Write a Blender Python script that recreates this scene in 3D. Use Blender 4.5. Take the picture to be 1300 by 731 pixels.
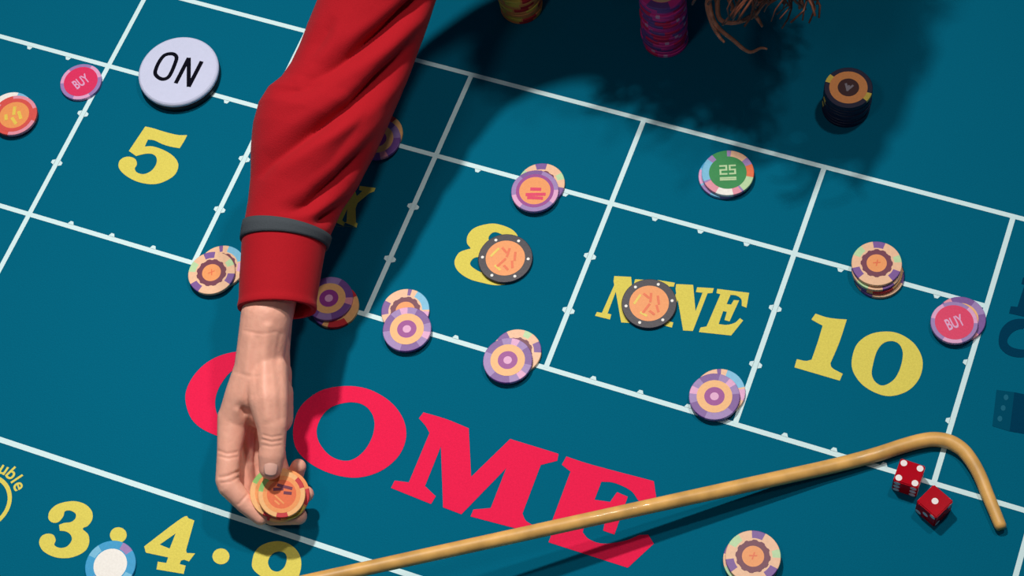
import bpy, bmesh, math, random
import numpy as np
from mathutils import Vector, Matrix, noise
from mathutils.geometry import tessellate_polygon

for o in list(bpy.data.objects):
    bpy.data.objects.remove(o, do_unlink=True)
scene = bpy.context.scene
COL = scene.collection
random.seed(7)

# ------------------------------------------------------------------ camera
F = 2539.436
RC = ((0.9317246446956067, 0.34912593765613037, -0.10000133060365335),
      (0.268547085652512, -0.8477119834579261, -0.45745694429904304),
      (-0.2444824109303485, 0.39936884299554865, -0.8835908996747814))
CAM = Vector((0.8076849, -0.5836539, 1.4201899))
RX, RY, RZ = (Vector(r) for r in RC)
cam_data = bpy.data.cameras.new('camera')
cam_data.sensor_width = 36.0
cam_data.lens = F / 1300.0 * 36.0
cam_data.clip_start = 0.02
cam_data.clip_end = 50
cam = bpy.data.objects.new('camera', cam_data)
COL.objects.link(cam)
m = Matrix.Identity(4)
for i in range(3):
    m[i][0], m[i][1], m[i][2], m[i][3] = RX[i], -RY[i], -RZ[i], CAM[i]
cam.matrix_world = m
scene.camera = cam

# ------------------------------------------------------------------ world, lamps, exposure
scene.view_settings.view_transform = 'Standard'
scene.view_settings.look = 'None'
scene.view_settings.gamma = 1.0
scene.view_settings.use_curve_mapping = False
scene.view_settings.exposure = 0.0
world = bpy.data.worlds.new('casino_hall')
scene.world = world
world.use_nodes = True
world.node_tree.nodes['Background'].inputs[0].default_value = (0.55, 0.75, 1.0, 1)
world.node_tree.nodes['Background'].inputs[1].default_value = 0.055


def lamp(name, loc, target, size, power, colour, spread=180):
    d = bpy.data.lights.new(name, 'AREA')
    d.shape = 'DISK'
    d.size = size
    d.energy = power
    d.color = colour
    d.spread = math.radians(spread)
    o = bpy.data.objects.new(name, d)
    COL.objects.link(o)
    o.location = loc
    o.rotation_euler = (Vector(target) - Vector(loc)).to_track_quat('-Z', 'Y').to_euler()
    return o


lamp('ceiling_or_fill_lamp', (0.0, 0.60, 2.2), (0.20, -0.12, 0), 0.11, 7.8, (1.0, 0.96, 0.90), 84)
lamp('ceiling_or_fill_lamp', (0.95, 0.82, 2.4), (0.50, -0.06, 0), 0.14, 3.2, (1.0, 0.95, 0.9), 88)
lamp('ceiling_or_fill_lamp', (0.10, -0.80, 2.4), (0.3, 0.0, 0), 0.30, 4.5, (1.0, 0.96, 0.92))  # front fill added to soften the shadows, not a known lamp


# ------------------------------------------------------------------ helpers
def at(x, y, z=0.0):
    """photo pixel + height above the felt -> point in the place (metres)"""
    d = RX * ((x - 650.0) / F) + RY * ((y - 365.5) / F) + RZ
    return CAM + d * ((z - CAM.z) / d.z)


def to_px(p):
    q = Vector(p) - CAM
    w = q.dot(RZ)
    return 650 + F * q.dot(RX) / w, 365.5 + F * q.dot(RY) / w


def srgb(r, g, b):
    def f(c):
        c /= 255.0
        return c / 12.92 if c <= 0.04045 else ((c + 0.055) / 1.055) ** 2.4
    return (f(r), f(g), f(b), 1.0)


MATS = {}


def mat(name, rgb, rough=0.6, noise_amt=0.0, noise_scale=400.0, bump=0.0, spec=0.3,
        transmission=0.0, sss=0.0, sheen=0.0, coat=0.0):
    if name in MATS:
        return MATS[name]
    mt = bpy.data.materials.new(name)
    mt.use_nodes = True
    nt = mt.node_tree
    b = nt.nodes['Principled BSDF']
    col = srgb(*rgb)
    b.inputs['Base Color'].default_value = col
    b.inputs['Roughness'].default_value = rough
    b.inputs['Specular IOR Level'].default_value = spec
    b.inputs['Transmission Weight'].default_value = transmission
    b.inputs['Coat Weight'].default_value = coat
    if sss:
        b.inputs['Subsurface Weight'].default_value = sss
        b.inputs['Subsurface Radius'].default_value = (0.006, 0.002, 0.001)
        b.inputs['Subsurface Scale'].default_value = 0.6
    if sheen:
        b.inputs['Sheen Weight'].default_value = sheen
        b.inputs['Sheen Roughness'].default_value = 0.5
    if noise_amt or bump:
        tc = nt.nodes.new('ShaderNodeTexCoord')
        n = nt.nodes.new('ShaderNodeTexNoise')
        n.inputs['Scale'].default_value = noise_scale
        n.inputs['Detail'].default_value = 4.0
        nt.links.new(tc.outputs['Object'], n.inputs['Vector'])
        if noise_amt:
            r = nt.nodes.new('ShaderNodeValToRGB')
            r.color_ramp.elements[0].position = 0.3
            r.color_ramp.elements[1].position = 0.7
            r.color_ramp.elements[0].color = tuple(c * (1 - noise_amt) for c in col[:3]) + (1,)
            r.color_ramp.elements[1].color = tuple(min(1, c * (1 + noise_amt)) for c in col[:3]) + (1,)
            nt.links.new(n.outputs['Fac'], r.inputs['Fac'])
            nt.links.new(r.outputs['Color'], b.inputs['Base Color'])
        if bump:
            bp = nt.nodes.new('ShaderNodeBump')
            bp.inputs['Strength'].default_value = bump
            bp.inputs['Distance'].default_value = 0.001
            nt.links.new(n.outputs['Fac'], bp.inputs['Height'])
            nt.links.new(bp.outputs['Normal'], b.inputs['Normal'])
    MATS[name] = mt
    return mt


def link(name, mesh, mats, parent=None, smooth=False):
    o = bpy.data.objects.new(name, mesh)
    if not isinstance(mats, (list, tuple)):
        mats = [mats]
    if not mesh.materials:
        for mm in mats:
            mesh.materials.append(mm)
    if smooth:
        for p in mesh.polygons:
            p.use_smooth = True
    COL.objects.link(o)
    if parent:
        o.parent = parent
    return o


def pydata(name, verts, faces):
    me = bpy.data.meshes.new(name)
    me.from_pydata([tuple(v) for v in verts], [], faces)
    me.update()
    return me


def bm_mesh(name, bm):
    me = bpy.data.meshes.new(name)
    bmesh.ops.recalc_face_normals(bm, faces=bm.faces)
    bm.to_mesh(me)
    bm.free()
    return me


def tag(o, label, cat, group=None, kind=None):
    o['label'] = label
    if cat:
        o['category'] = cat
    if group:
        o['group'] = group
    if kind:
        o['kind'] = kind
    return o


def empty(name, loc=(0, 0, 0)):
    o = bpy.data.objects.new(name, None)
    o.empty_display_size = 0.02
    o.location = loc
    COL.objects.link(o)
    return o


# ------------------------------------------------------------------ materials
M_FELT = mat('felt', (0, 104, 134), 0.95, 0.05, 900, 0.35, 0.05, sheen=0.04)
M_LINE = mat('print_white', (222, 250, 255), 0.9, 0.03, 900, 0.2, 0.05)
M_YEL = mat('print_yellow', (234, 219, 102), 0.9, 0.07, 700, 0.2, 0.05)
M_RED = mat('print_red', (246, 38, 84), 0.9, 0.05, 700, 0.2, 0.05)
M_DARK = mat('print_navy', (0, 62, 92), 0.95, 0.05, 700, 0.2, 0.05)
M_DARK2 = mat('print_light_navy', (0, 80, 108), 0.95, 0.0, 700, 0.2, 0.05)
M_WOOD = mat('stick_wood', (232, 178, 98), 0.42, 0.22, 60, 0.1, 0.45, coat=0.15)
M_RAIL = mat('rail_wood', (70, 38, 22), 0.4, 0.25, 40, 0.1, 0.4)
M_SKIN = mat('skin', (255, 184, 160), 0.5, 0.05, 160, 0.45, 0.4, sss=0.04)
M_NAIL = mat('nail', (255, 198, 180), 0.3, 0, 1, 0, 0.5)
M_SHIRT = mat('red_shirt', (180, 24, 36), 0.85, 0.06, 1200, 0.3, 0.12, sheen=0.05)
M_BAND = mat('grey_band', (72, 78, 84), 0.8, 0.08, 1200, 0.3, 0.1)
M_HAIR = mat('hair', (116, 66, 48), 0.45, 0.3, 200, 0.0, 0.4)
M_DIE = mat('red_acrylic', (214, 10, 38), 0.15, 0, 1, 0, 0.25, transmission=0.3)
M_DIE.node_tree.nodes['Principled BSDF'].inputs['IOR'].default_value = 1.12
M_PIP = mat('white_pip', (250, 240, 240), 0.4)

# ------------------------------------------------------------------ the floor and the table
_bm = bmesh.new()
bmesh.ops.create_grid(_bm, x_segments=2, y_segments=2, size=4.0)
_fl = link('floor', bm_mesh('floor', _bm), mat('carpet', (58, 30, 34), 0.95, 0.3, 60, 0.3, 0.05))
_fl.location = (0.5, 0.2, -0.75)
tag(_fl, 'dark red casino carpet under the table', None, kind='structure')
table = empty('craps_table')

tag(table, 'teal felt craps table printed with white lines, yellow numbers and red COME', 'table')
TX0, TX1, TY0, TY1 = -0.75, 1.65, -0.75, 0.62


def box_mesh(name, x0, x1, y0, y1, z0, z1, bevel=0.0):
    bm = bmesh.new()
    bmesh.ops.create_cube(bm, size=1)
    for v in bm.verts:
        v.co = Vector(((x0 + x1) / 2 + v.co.x * (x1 - x0), (y0 + y1) / 2 + v.co.y * (y1 - y0), (z0 + z1) / 2 + v.co.z * (z1 - z0)))
    if bevel:
        bmesh.ops.bevel(bm, geom=bm.edges[:], offset=bevel, segments=3, affect='EDGES')
    return bm_mesh(name, bm)


link('felt_top', box_mesh('felt_top', TX0, TX1, TY0, TY1, -0.03, 0.0), M_FELT, table)
link('table_cabinet', box_mesh('table_cabinet', TX0 + 0.1, TX1 - 0.1, TY0 + 0.1, TY1 - 0.1, -0.75, -0.0305), M_RAIL, table)
for (a, b, c, d) in ((TX0 - 0.05, TX0, TY0 - 0.05, TY1 + 0.05), (TX1, TX1 + 0.05, TY0 - 0.05, TY1 + 0.05),
                     (TX0, TX1, TY0 - 0.05, TY0), (TX0, TX1, TY1, TY1 + 0.05)):
    link('rail', box_mesh('rail', a, b, c, d, -0.03, 0.02, 0.006), M_RAIL, table)

ZP = 0.00025          # print thickness above the felt


def smooth_contour(pts, n=6):
    """closed contour: (x, y) are smooth points, (x, y, 1) are sharp corners"""
    out = []
    N = len(pts)
    for i in range(N):
        p0, p1, p2, p3 = pts[i - 1], pts[i], pts[(i + 1) % N], pts[(i + 2) % N]
        c1, c2 = len(p1) > 2, len(p2) > 2
        P1, P2 = Vector(p1[:2]), Vector(p2[:2])
        if c1 and c2:
            out.append(P1)
            continue
        T1 = (P2 - P1) if c1 else (P2 - Vector(p0[:2])) * 0.5
        T2 = (P2 - P1) if c2 else (Vector(p3[:2]) - P1) * 0.5
        for k in range(n):
            t = k / n
            h1, h2 = 2 * t**3 - 3 * t**2 + 1, t**3 - 2 * t**2 + t
            h3, h4 = -2 * t**3 + 3 * t**2, t**3 - t**2
            out.append(P1 * h1 + T1 * h2 + P2 * h3 + T2 * h4)
    return out


def flat_print(name, contours, material, parent, crop=(0, 0, 1.0), z=0.0, thick=ZP, label=None):
    """contours traced on the photograph, laid flat on the felt (or another level z)"""
    x0, y0, s = crop
    polys = []
    for c in contours:
        pl = [at(x0 + q.x / s, y0 + q.y / s, z) for q in smooth_contour(c)]
        polys.append([Vector((p.x, p.y, 0)) for p in pl])
    tris = tessellate_polygon(polys)
    flat = [p for pl in polys for p in pl]
    verts = [(p.x, p.y, z + thick) for p in flat]
    faces = []
    for t in tris:
        a, b, c = (flat[i] for i in t)
        nz = (b - a).cross(c - a).z
        faces.append(tuple(t) if nz > 0 else tuple(reversed(t)))
    # side skirts down to the felt
    nv = len(verts)
    verts += [(p.x, p.y, z) for p in flat]
    k = 0
    for pl in polys:
        L = len(pl)
        for i in range(L):
            a, b = k + i, k + (i + 1) % L
            faces.append((a, b, nv + b, nv + a))
        k += L
    o = link(name, pydata(name, verts, faces), material, parent)
    if label:
        o['label'] = label
    return o


# ---- printed lines
U = 0.155
ROW1, ROW2, ROW4 = 0.23946, 0.15553, -0.19266


def line_print(name, a, b, width, nubs=(), parent=table, zl=ZP):
    """a straight printed line with small pointed nubs: (fraction, side)"""
    a, b = Vector(a), Vector(b)
    d = (b - a).normalized()
    n = Vector((-d.y, d.x))
    h = width / 2
    verts, faces = [], []

    def poly(ps):
        k = len(verts)
        verts.extend((p.x, p.y, zl) for p in ps)
        faces.append(tuple(range(k, k + len(ps))))
    poly([a - n * h, b - n * h, b + n * h, a + n * h])
    for pos, side in nubs:
        c = a + d * pos
        w, t = 0.0029, 0.0029
        ps = [c - d * w + n * side * h * 0.9, c + d * w + n * side * h * 0.9, c + d * 0.0013 + n * side * (h + t), c - d * 0.0013 + n * side * (h + t)]
        if side < 0:
            ps.reverse()
        poly(ps)
    return link(name, pydata(name, verts, faces), M_LINE, parent)


LW = 0.0041
quarter = lambda side, i0, i1: [((i + q) * U, side) for i in range(i0, i1) for q in (0.25, 0.5, 0.75)]
XL, XR = -1 * U, 5 * U
line_print('printed_line', (-3 * U, ROW1), (9 * U, ROW1), LW)
line_print('printed_line', (-1 * U, ROW2), (5 * U, ROW2), LW, [(p, -1) for p, s in quarter(1, 0, 6)])
line_print('printed_line', (-3 * U, 0), (9 * U, 0), LW, [(2 * U + p, 1) for p, s in quarter(1, 0, 6)])
line_print('printed_line', (-3 * U, ROW4), (9 * U, ROW4), LW * 1.1)
line_print('printed_line', (-3 * U, ROW4 - 0.105), (9 * U, ROW4 - 0.105), LW)
for k in range(-1, 6):
    y_low = -0.001 if k > 0 else -0.0
    nb = []
    for fr in (0.34, 0.67):
        if k < 5:
            nb.append((fr * ROW2, -1))
        nb.append((fr * ROW2, 1))
    lo = 0.0
    if k == 0:
        lo = ROW4
        nb = [(p - lo, s) for p, s in nb]
    hi = 0.36 if k == 0 else ROW1
    line_print('printed_line', (k * U, lo), (k * U, hi), LW, nb, zl=ZP + 0.00008)
pA, pB = at(1300, 692), at(1291, 731)
line_print('printed_line', (pA.x, -0.002), (pA.x + (pB.x - pA.x) * 0, -0.30), LW)

# ---- printed numbers and words
C5 = (140, 150, 7.308)
flat_print('printed_number', [[(325, 78, 1), (400, 95), (480, 120), (570, 145), (640, 158), (715, 158, 1), (685, 215), (645, 280, 1),
    (560, 265), (480, 240), (410, 207), (350, 200, 1), (320, 264, 1), (390, 262), (480, 290), (570, 340), (622, 400), (630, 460),
    (595, 530), (510, 585), (420, 612), (320, 607), (220, 577), (130, 522), (80, 460), (85, 400), (130, 364), (190, 360), (236, 385),
    (247, 430), (228, 470), (250, 505), (310, 520), (380, 490), (425, 430), (430, 370), (395, 335), (340, 330), (285, 340), (240, 352, 1), (173, 305, 1)]],
    M_YEL, table, C5, label='yellow slanted 5 printed on the felt')
C10 = (1000, 390, 6.089)
flat_print('printed_number', [[(215, 50, 1), (300, 78), (380, 90), (457, 95, 1), (400, 270), (330, 435, 1), (345, 470), (425, 515, 1), (402, 568, 1), (52, 465, 1), (70, 402, 1),
    (140, 415), (185, 405, 1), (230, 275), (270, 142, 1), (245, 130), (183, 95, 1)]], M_YEL, table, C10, label='yellow slanted 1 of the 10')
flat_print('printed_number', [[(770, 188), (880, 213), (985, 290), (1042, 410), (1022, 540), (935, 642), (800, 687), (680, 662), (570, 592), (503, 490), (498, 390), (540, 280), (640, 208)],
    [(810, 262), (865, 290), (890, 360), (870, 470), (820, 560), (740, 605), (680, 580), (650, 520), (660, 440), (690, 340), (740, 278)]], M_YEL, table, C10, label='yellow slanted 0 of the 10')
CN = (740, 340, 5.909)
N_SHAPE = [(700, 122), (827, 128), (845, 325), (898, 187), (848, 182), (857, 146), (982, 153), (972, 188), (935, 192), (825, 474), (752, 470), (712, 240),
           (650, 402), (678, 410), (668, 448), (556, 420), (570, 392), (608, 398), (700, 190), (695, 160)]
letters_nine = {
    'N first': [(x - 465, y - 60, 1) for x, y in N_SHAPE],
    'I': [(562, 92, 1), (690, 112, 1), (682, 142, 1), (652, 140, 1), (545, 392, 1), (572, 400, 1), (562, 432, 1), (440, 412, 1), (450, 382, 1), (478, 385, 1), (585, 125, 1), (552, 120, 1)],
    'N second': [(x, y, 1) for x, y in N_SHAPE],
    'E': [(1008, 158, 1), (1247, 188, 1), (1227, 300, 1), (1192, 285, 1), (1188, 235), (1150, 208), (1108, 203, 1), (1078, 272, 1), (1112, 276, 1), (1132, 242, 1), (1172, 245, 1),
          (1100, 402, 1), (1062, 392, 1), (1080, 330, 1), (1052, 325, 1), (1018, 422, 1), (1080, 428), (1140, 412), (1178, 378, 1), (1202, 395, 1), (1112, 508, 1), (870, 482, 1), (882, 448, 1), (928, 440, 1), (1032, 198, 1), (1002, 190, 1)]}
for k, c in letters_nine.items():
    flat_print('printed_letter', [c], M_YEL, table, CN, label='yellow slab-serif %s of the word NINE' % k.split()[0])
C8 = (560, 270, 6.645)
flat_print('printed_number', [[(415, 93), (510, 105), (605, 147), (650, 210), (640, 280), (580, 335), (640, 390), (668, 460), (640, 545), (560, 598), (460, 612), (350, 592), (235, 558), (142, 492), (113, 415),
    (150, 340), (215, 312), (248, 300), (218, 255), (228, 185), (290, 125)], [(360, 375), (430, 385), (470, 440), (440, 500), (370, 510), (300, 485), (245, 435), (280, 382)],
    [(460, 165), (520, 190), (540, 240), (500, 280), (430, 270), (400, 220), (420, 180)]], M_YEL, table, C8, label='yellow slanted 8 half hidden by a chip')
CX = (400, 210, 7.31)
flat_print('printed_letter', [[(q[0], q[1], 1) for q in ((255, 150), (380, 165), (375, 200), (362, 205), (388, 285), (440, 238), (408, 228), (415, 190), (562, 210), (548, 242), (505, 257), (395, 348), (376, 400), (380, 530), (395, 538), (385, 575),
    (262, 562), (272, 530), (292, 525), (300, 400), (252, 508), (276, 530), (265, 572), (160, 557), (172, 520), (205, 506), (300, 330), (272, 190), (248, 182))]], M_YEL, table, CX, label='yellow slab-serif X of the word SIX')
flat_print('printed_letter', [[(q[0] - 165, q[1] - 25, 1) for q in ((235, 150), (350, 165), (342, 198), (312, 195), (225, 510), (255, 516), (245, 550), (120, 535), (130, 502), (160, 505), (250, 185), (225, 180))]], M_YEL, table, CX, label='yellow slab-serif I of the word SIX')
flat_print('printed_letter', [[(q[0] - 330, q[1] - 45) for q in ((330, 150), (380, 170), (400, 150, 1), (375, 265, 1), (345, 250, 1), (335, 205), (290, 195), (260, 225), (290, 275), (345, 330), (355, 410), (300, 490), (220, 515), (160, 490), (130, 515, 1), (155, 380, 1), (190, 390, 1), (195, 450), (240, 475),
    (285, 440), (265, 385), (205, 330), (190, 250), (240, 170))]], M_YEL, table, CX, label='yellow slab-serif S of the word SIX')
C3 = (40, 630, 5.909)
flat_print('printed_number', [[(310, 36), (400, 58), (452, 110), (457, 170), (425, 220), (385, 243), (425, 285), (434, 340), (415, 395), (365, 435), (280, 462), (180, 457), (90, 412), (58, 350), (75, 300), (120, 280), (165, 290),
    (182, 330), (172, 365), (215, 387), (268, 375), (302, 330), (295, 290), (260, 264), (213, 258, 1), (207, 214, 1), (245, 200), (295, 193), (328, 168), (332, 132), (295, 108), (252, 112), (238, 152), (203, 192), (160, 197), (128, 168), (138, 110), (200, 58)]], M_YEL, table, C3, label='yellow slanted 3 in the bottom row')
flat_print('printed_number', [[(1128, 163), (1180, 166), (1222, 182, 1), (1160, 405, 1), (1165, 425, 1), (1228, 428, 1), (1182, 488, 1), (1145, 475, 1), (1122, 482, 1), (1112, 508, 1), (1157, 520, 1), (1142, 582, 1), (938, 548, 1), (948, 490, 1), (1012, 500, 1), (1025, 458, 1), (858, 422, 1), (846, 375, 1)],
    [(1082, 278, 1), (1037, 392, 1), (962, 362, 1)]], M_YEL, table, C3, label='yellow slanted 4 in the bottom row')
for (cx, cy, r) in ((150.3, 679.1, 10.6), (280.6, 706.2, 10.8)):
    flat_print('printed_dot', [[(cx + r * math.cos(a), cy + r * 0.93 * math.sin(a)) for a in [i * math.pi / 6 for i in range(12)]]], M_YEL, table)
C9 = (300, 670, 10.83)
flat_print('printed_number', [[(560, 183), (720, 218), (842, 320), (893, 460), (875, 620), (800, 780), (680, 900), (520, 960), (380, 940), (310, 870), (330, 800), (400, 780), (460, 820), (480, 870), (560, 860), (640, 760), (640, 690, 1), (520, 712), (400, 692), (305, 640), (228, 560), (217, 470), (258, 330), (370, 228)],
    [(590, 325), (670, 350), (695, 430), (660, 540), (580, 600), (490, 580), (440, 500), (450, 420), (510, 350)]], M_YEL, table, C9, label='yellow slanted 9 cut by the bottom edge')
CC = (220, 430, 3.847)
flat_print('printed_letter', [[(330, 62), (450, 92), (500, 100), (540, 110, 1), (515, 255, 1), (480, 248, 1), (470, 195), (420, 150), (350, 138), (285, 158), (228, 230), (205, 300), (215, 370), (260, 430), (340, 450), (420, 420), (470, 380, 1), (505, 400, 1), (440, 480), (340, 508), (225, 478), (130, 432), (78, 370), (60, 270), (108, 170), (200, 95)]], M_RED, table, CC, label='red C of the word COME')
flat_print('printed_letter', [[(850, 231), (960, 249), (1060, 308), (1122, 390), (1137, 480), (1102, 570), (1020, 642), (910, 677), (800, 667), (690, 622), (610, 552), (585, 470), (598, 380), (640, 310), (730, 250)],
    [(870, 310), (940, 330), (980, 390), (975, 470), (930, 550), (860, 595), (780, 580), (720, 520), (700, 450), (725, 380), (780, 330)]], M_RED, table, CC, label='red O of the word COME')
CM = (490, 510, 4.3)
flat_print('printed_letter', [[(205, 58, 1), (330, 95), (452, 145, 1), (465, 410, 1), (678, 203, 1), (942, 284, 1), (935, 322, 1), (845, 345, 1), (745, 610, 1), (765, 650), (815, 680, 1), (790, 712, 1), (462, 626, 1), (478, 588, 1), (572, 580, 1), (657, 362, 1),
    (412, 614, 1), (312, 576, 1), (300, 243, 1), (213, 460, 1), (272, 516, 1), (246, 558, 1), (28, 470, 1), (48, 430, 1), (125, 440, 1), (238, 170, 1), (215, 130), (180, 90, 1)]], M_RED, table, CM, label='red M of the word COME')
CE = (660, 570, 4.54)
flat_print('printed_letter', [[(268, 43, 1), (420, 92), (772, 185, 1), (792, 322, 1), (735, 342, 1), (690, 305), (640, 240), (545, 195), (470, 188, 1), (430, 292, 1), (520, 305, 1), (560, 248, 1), (622, 275, 1), (545, 492, 1), (480, 470, 1), (495, 400, 1), (385, 375, 1), (362, 480, 1), (400, 520), (480, 545), (600, 530), (690, 495, 1),
    (740, 493, 1), (772, 545, 1), (622, 684, 1), (165, 537, 1), (178, 505, 1), (180, 430, 1), (292, 130, 1), (242, 90, 1)]], M_RED, table, CE, label='red E of the word COME under the stick')
CD = (1220, 340, 3.325)
flat_print('printed_letter', [[(q[0], q[1], 1) for q in ((262, 40), (330, 60), (325, 90), (310, 90), (275, 172), (300, 178), (292, 212), (203, 192), (210, 162), (238, 165), (268, 72), (255, 68))]], M_DARK, table, CD, label='dark blue letter foot printed at the right edge')
flat_print('printed_letter', [[(250, 215), (310, 225), (340, 240, 1), (325, 290, 1), (300, 270), (255, 258), (215, 275), (195, 310), (215, 335), (265, 345), (310, 335, 1), (315, 360, 1), (260, 378), (200, 368), (162, 330), (165, 270), (200, 228)]], M_DARK, table, CD, label='dark blue C printed at the right edge')
dice_print = [((150, 515), (225, 525), (205, 690), (132, 668)), ((225, 525), (400, 560), (380, 720), (205, 690))]
flat_print('printed_dice_face', [[(x, y, 1) for x, y in dice_print[0]]], M_DARK2, table, CD, label='dark blue printed dice picture, side with three pips')
flat_print('printed_dice_face', [[(x, y, 1) for x, y in dice_print[1]]], M_DARK, table, CD, label='navy printed dice picture, front')
for (x, y) in ((190, 547), (178, 592), (164, 637)):
    flat_print('printed_pip', [[(x + 10 * math.cos(a), y + 12 * math.sin(a)) for a in [i * math.pi / 4 for i in range(8)]]], mat('print_pip', (20, 105, 132), 0.95), table, CD, thick=0.0004)
# ring and the arched word at the bottom left corner ("Double")
cc = at(-22, 637)
ring_r = (at(10.5, 643) - cc).length
v, f = [], []
for i in range(72):
    a = i * math.tau / 72
    for r in (ring_r - 0.0017, ring_r + 0.0017):
        v.append((cc.x + r * math.cos(a), cc.y + r * math.sin(a), ZP))
for i in range(72):
    j = (i + 1) % 72
    f.append((2 * i, 2 * i + 1, 2 * j + 1, 2 * j))
link('printed_ring', pydata('printed_ring', v, f), M_YEL, table)['label'] = 'yellow printed ring at the left edge'


def glyph_mesh(ch, size, bold=0.0, shear=0.0):
    cu = bpy.data.curves.new('glyph', 'FONT')
    cu.body = ch
    cu.size = size
    cu.shear = shear
    cu.offset = bold
    cu.align_x = 'CENTER'
    cu.extrude = 0.0001
    o = bpy.data.objects.new('glyph', cu)
    COL.objects.link(o)
    bpy.context.view_layer.update()
    me = bpy.data.meshes.new_from_object(o.evaluated_get(bpy.context.evaluated_depsgraph_get()))
    me.materials.clear()
    bpy.data.objects.remove(o)
    bpy.data.curves.remove(cu)
    return me


ang0 = math.atan2(*(lambda d: (d.y, d.x))(at(24, 614) - cc))       # letter e
for i, ch in enumerate('elbuoD'):
    a = ang0 - 0.06 + i * 0.26 - (0.05 if i > 0 else 0) - (0.05 if i > 1 else 0)
    me = glyph_mesh(ch, 0.0150, 0.00025)
    o = link('printed_letter', me, M_YEL, table)
    rr = ring_r + 0.0045
    o.matrix_local = Matrix.Translation((cc.x + rr * math.cos(a), cc.y + rr * math.sin(a), 0.00015)) @ Matrix.Rotation(a - math.pi / 2, 4, 'Z')
    o['label'] = 'small yellow %s of the arched word Double' % ch

# ------------------------------------------------------------------ chips
CHIP_H = 0.0033


def lathe(profile, seg=48):
    verts, faces = [], []
    for (r, z) in profile:
        for i in range(seg):
            a = i * math.tau / seg
            verts.append((r * math.cos(a), r * math.sin(a), z))
    n = len(profile)
    for k in range(n - 1):
        for i in range(seg):
            j = (i + 1) % seg
            faces.append((k * seg + i, k * seg + j, (k + 1) * seg + j, (k + 1) * seg + i))
    faces.append(tuple(reversed(range(seg))))
    faces.append(tuple(range((n - 1) * seg, n * seg)))
    return verts, faces


SEG = 72
body_cache = {}


def chip_body(r, cols, spots, h=CHIP_H):
    """cols[0] rim colour, cols[1..] spot colours; spots = list of (centre deg, width deg, colour index)"""
    key = (r, tuple(cols), tuple(spots), h)
    if key in body_cache:
        return body_cache[key]
    b = 0.00045
    v, f = lathe([(r - b, 0), (r - b * .3, b * .3), (r, b), (r, h - b), (r - b * .3, h - b * .3), (r - b, h), (r * 0.70, h)], SEG)
    me = pydata('chip_body', v, f)
    for c in cols:
        me.materials.append(c)
    for p in me.polygons:
        if len(p.vertices) != 4:
            continue
        a = math.degrees(math.atan2(p.center.y, p.center.x)) % 360
        for (c, w, ix) in spots:
            dd = abs((a - c + 180) % 360 - 180)
            if dd <= w / 2:
                p.material_index = ix
    body_cache[key] = me
    return me


disc_cache = {}


def ring_mesh(r0, r1, t=0.00012, teeth=0):
    key = (r0, r1, t, teeth)
    if key in disc_cache:
        return disc_cache[key]
    seg = 64
    v, f = [], []
    for i in range(seg):
        a = i * math.tau / seg
        ro = r1 * (1 - (0.06 if teeth and (i * teeth // seg) % 2 else 0))
        c, s = math.cos(a), math.sin(a)
        v += [(r0 * c, r0 * s, t), (ro * c, ro * s, t), (ro * c, ro * s, 0), (r0 * c, r0 * s, 0)]
    for i in range(seg):
        j = (i + 1) % seg
        f.append((4 * i, 4 * i + 1, 4 * j + 1, 4 * j))
        f.append((4 * i + 1, 4 * i + 2, 4 * j + 2, 4 * j + 1))
        if r0 > 0:
            f.append((4 * i + 3, 4 * i, 4 * j, 4 * j + 3))
    me = pydata('chip_ring', v, f)
    disc_cache[key] = me
    return me


def cm(name, rgb):
    return mat('chip_' + name, rgb, 0.45, 0.05, 500, 0.05, 0.4)


PUR, LAV, CREAM, ORA = cm('purple', (122, 76, 156)), cm('lavender', (160, 128, 190)), cm('cream', (250, 188, 122)), cm('orange', (248, 158, 88))
MAG, PINK, WHITE, BLACK = cm('magenta', (156, 52, 148)), cm('pink', (232, 36, 96)), cm('white', (250, 246, 240)), cm('black', (44, 36, 50))
PEACH, PLUM, MINT, SKY = cm('peach', (246, 196, 158)), cm('plum', (112, 34, 66)), cm('mint', (190, 224, 170)), cm('sky', (120, 196, 232))
BLUE, GREEN, YELL, RED = cm('blue', (40, 160, 214)), cm('green', (16, 140, 66)), cm('yellow', (240, 208, 84)), cm('red', (206, 40, 50))
ROSE, PALE, NAVY, DORA = cm('rose', (236, 150, 170)), cm('pale_pink', (232, 170, 212)), cm('navy', (30, 26, 62)), cm('deep_orange', (240, 112, 60))
BRICK = cm('brick', (226, 82, 74))

R0 = 0.0195


def inlay(parent, name, r0, r1, z, m_, teeth=0, t=0.00012):
    me = ring_mesh(r0, r1, t, teeth)
    key = ('m', r0, r1, t, teeth, m_.name)
    if key not in disc_cache:
        c = me.copy()
        c.materials.clear()
        c.materials.append(m_)
        disc_cache[key] = c
    o = link(name, disc_cache[key], m_, parent)
    o.location = (0, 0, z)
    return o


def mark(parent, strokes, z, width, m_, name='printed_mark'):
    """small raised print made of straight strokes in chip coordinates (metres)"""
    v, f = [], []
    for si, (x0, y0, x1, y1) in enumerate(strokes):
        a, b = Vector((x0, y0)), Vector((x1, y1))
        d = (b - a).normalized()
        n = Vector((-d.y, d.x)) * width / 2
        a2, b2 = a - d * width / 2, b + d * width / 2
        k = len(v)
        for q in (a2 - n, b2 - n, b2 + n, a2 + n):
            v.append((q.x, q.y, z + 0.0001 + si * 0.000012))
        f.append((k, k + 1, k + 2, k + 3))
    return link(name, pydata(name, v, f), m_, parent)


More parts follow.
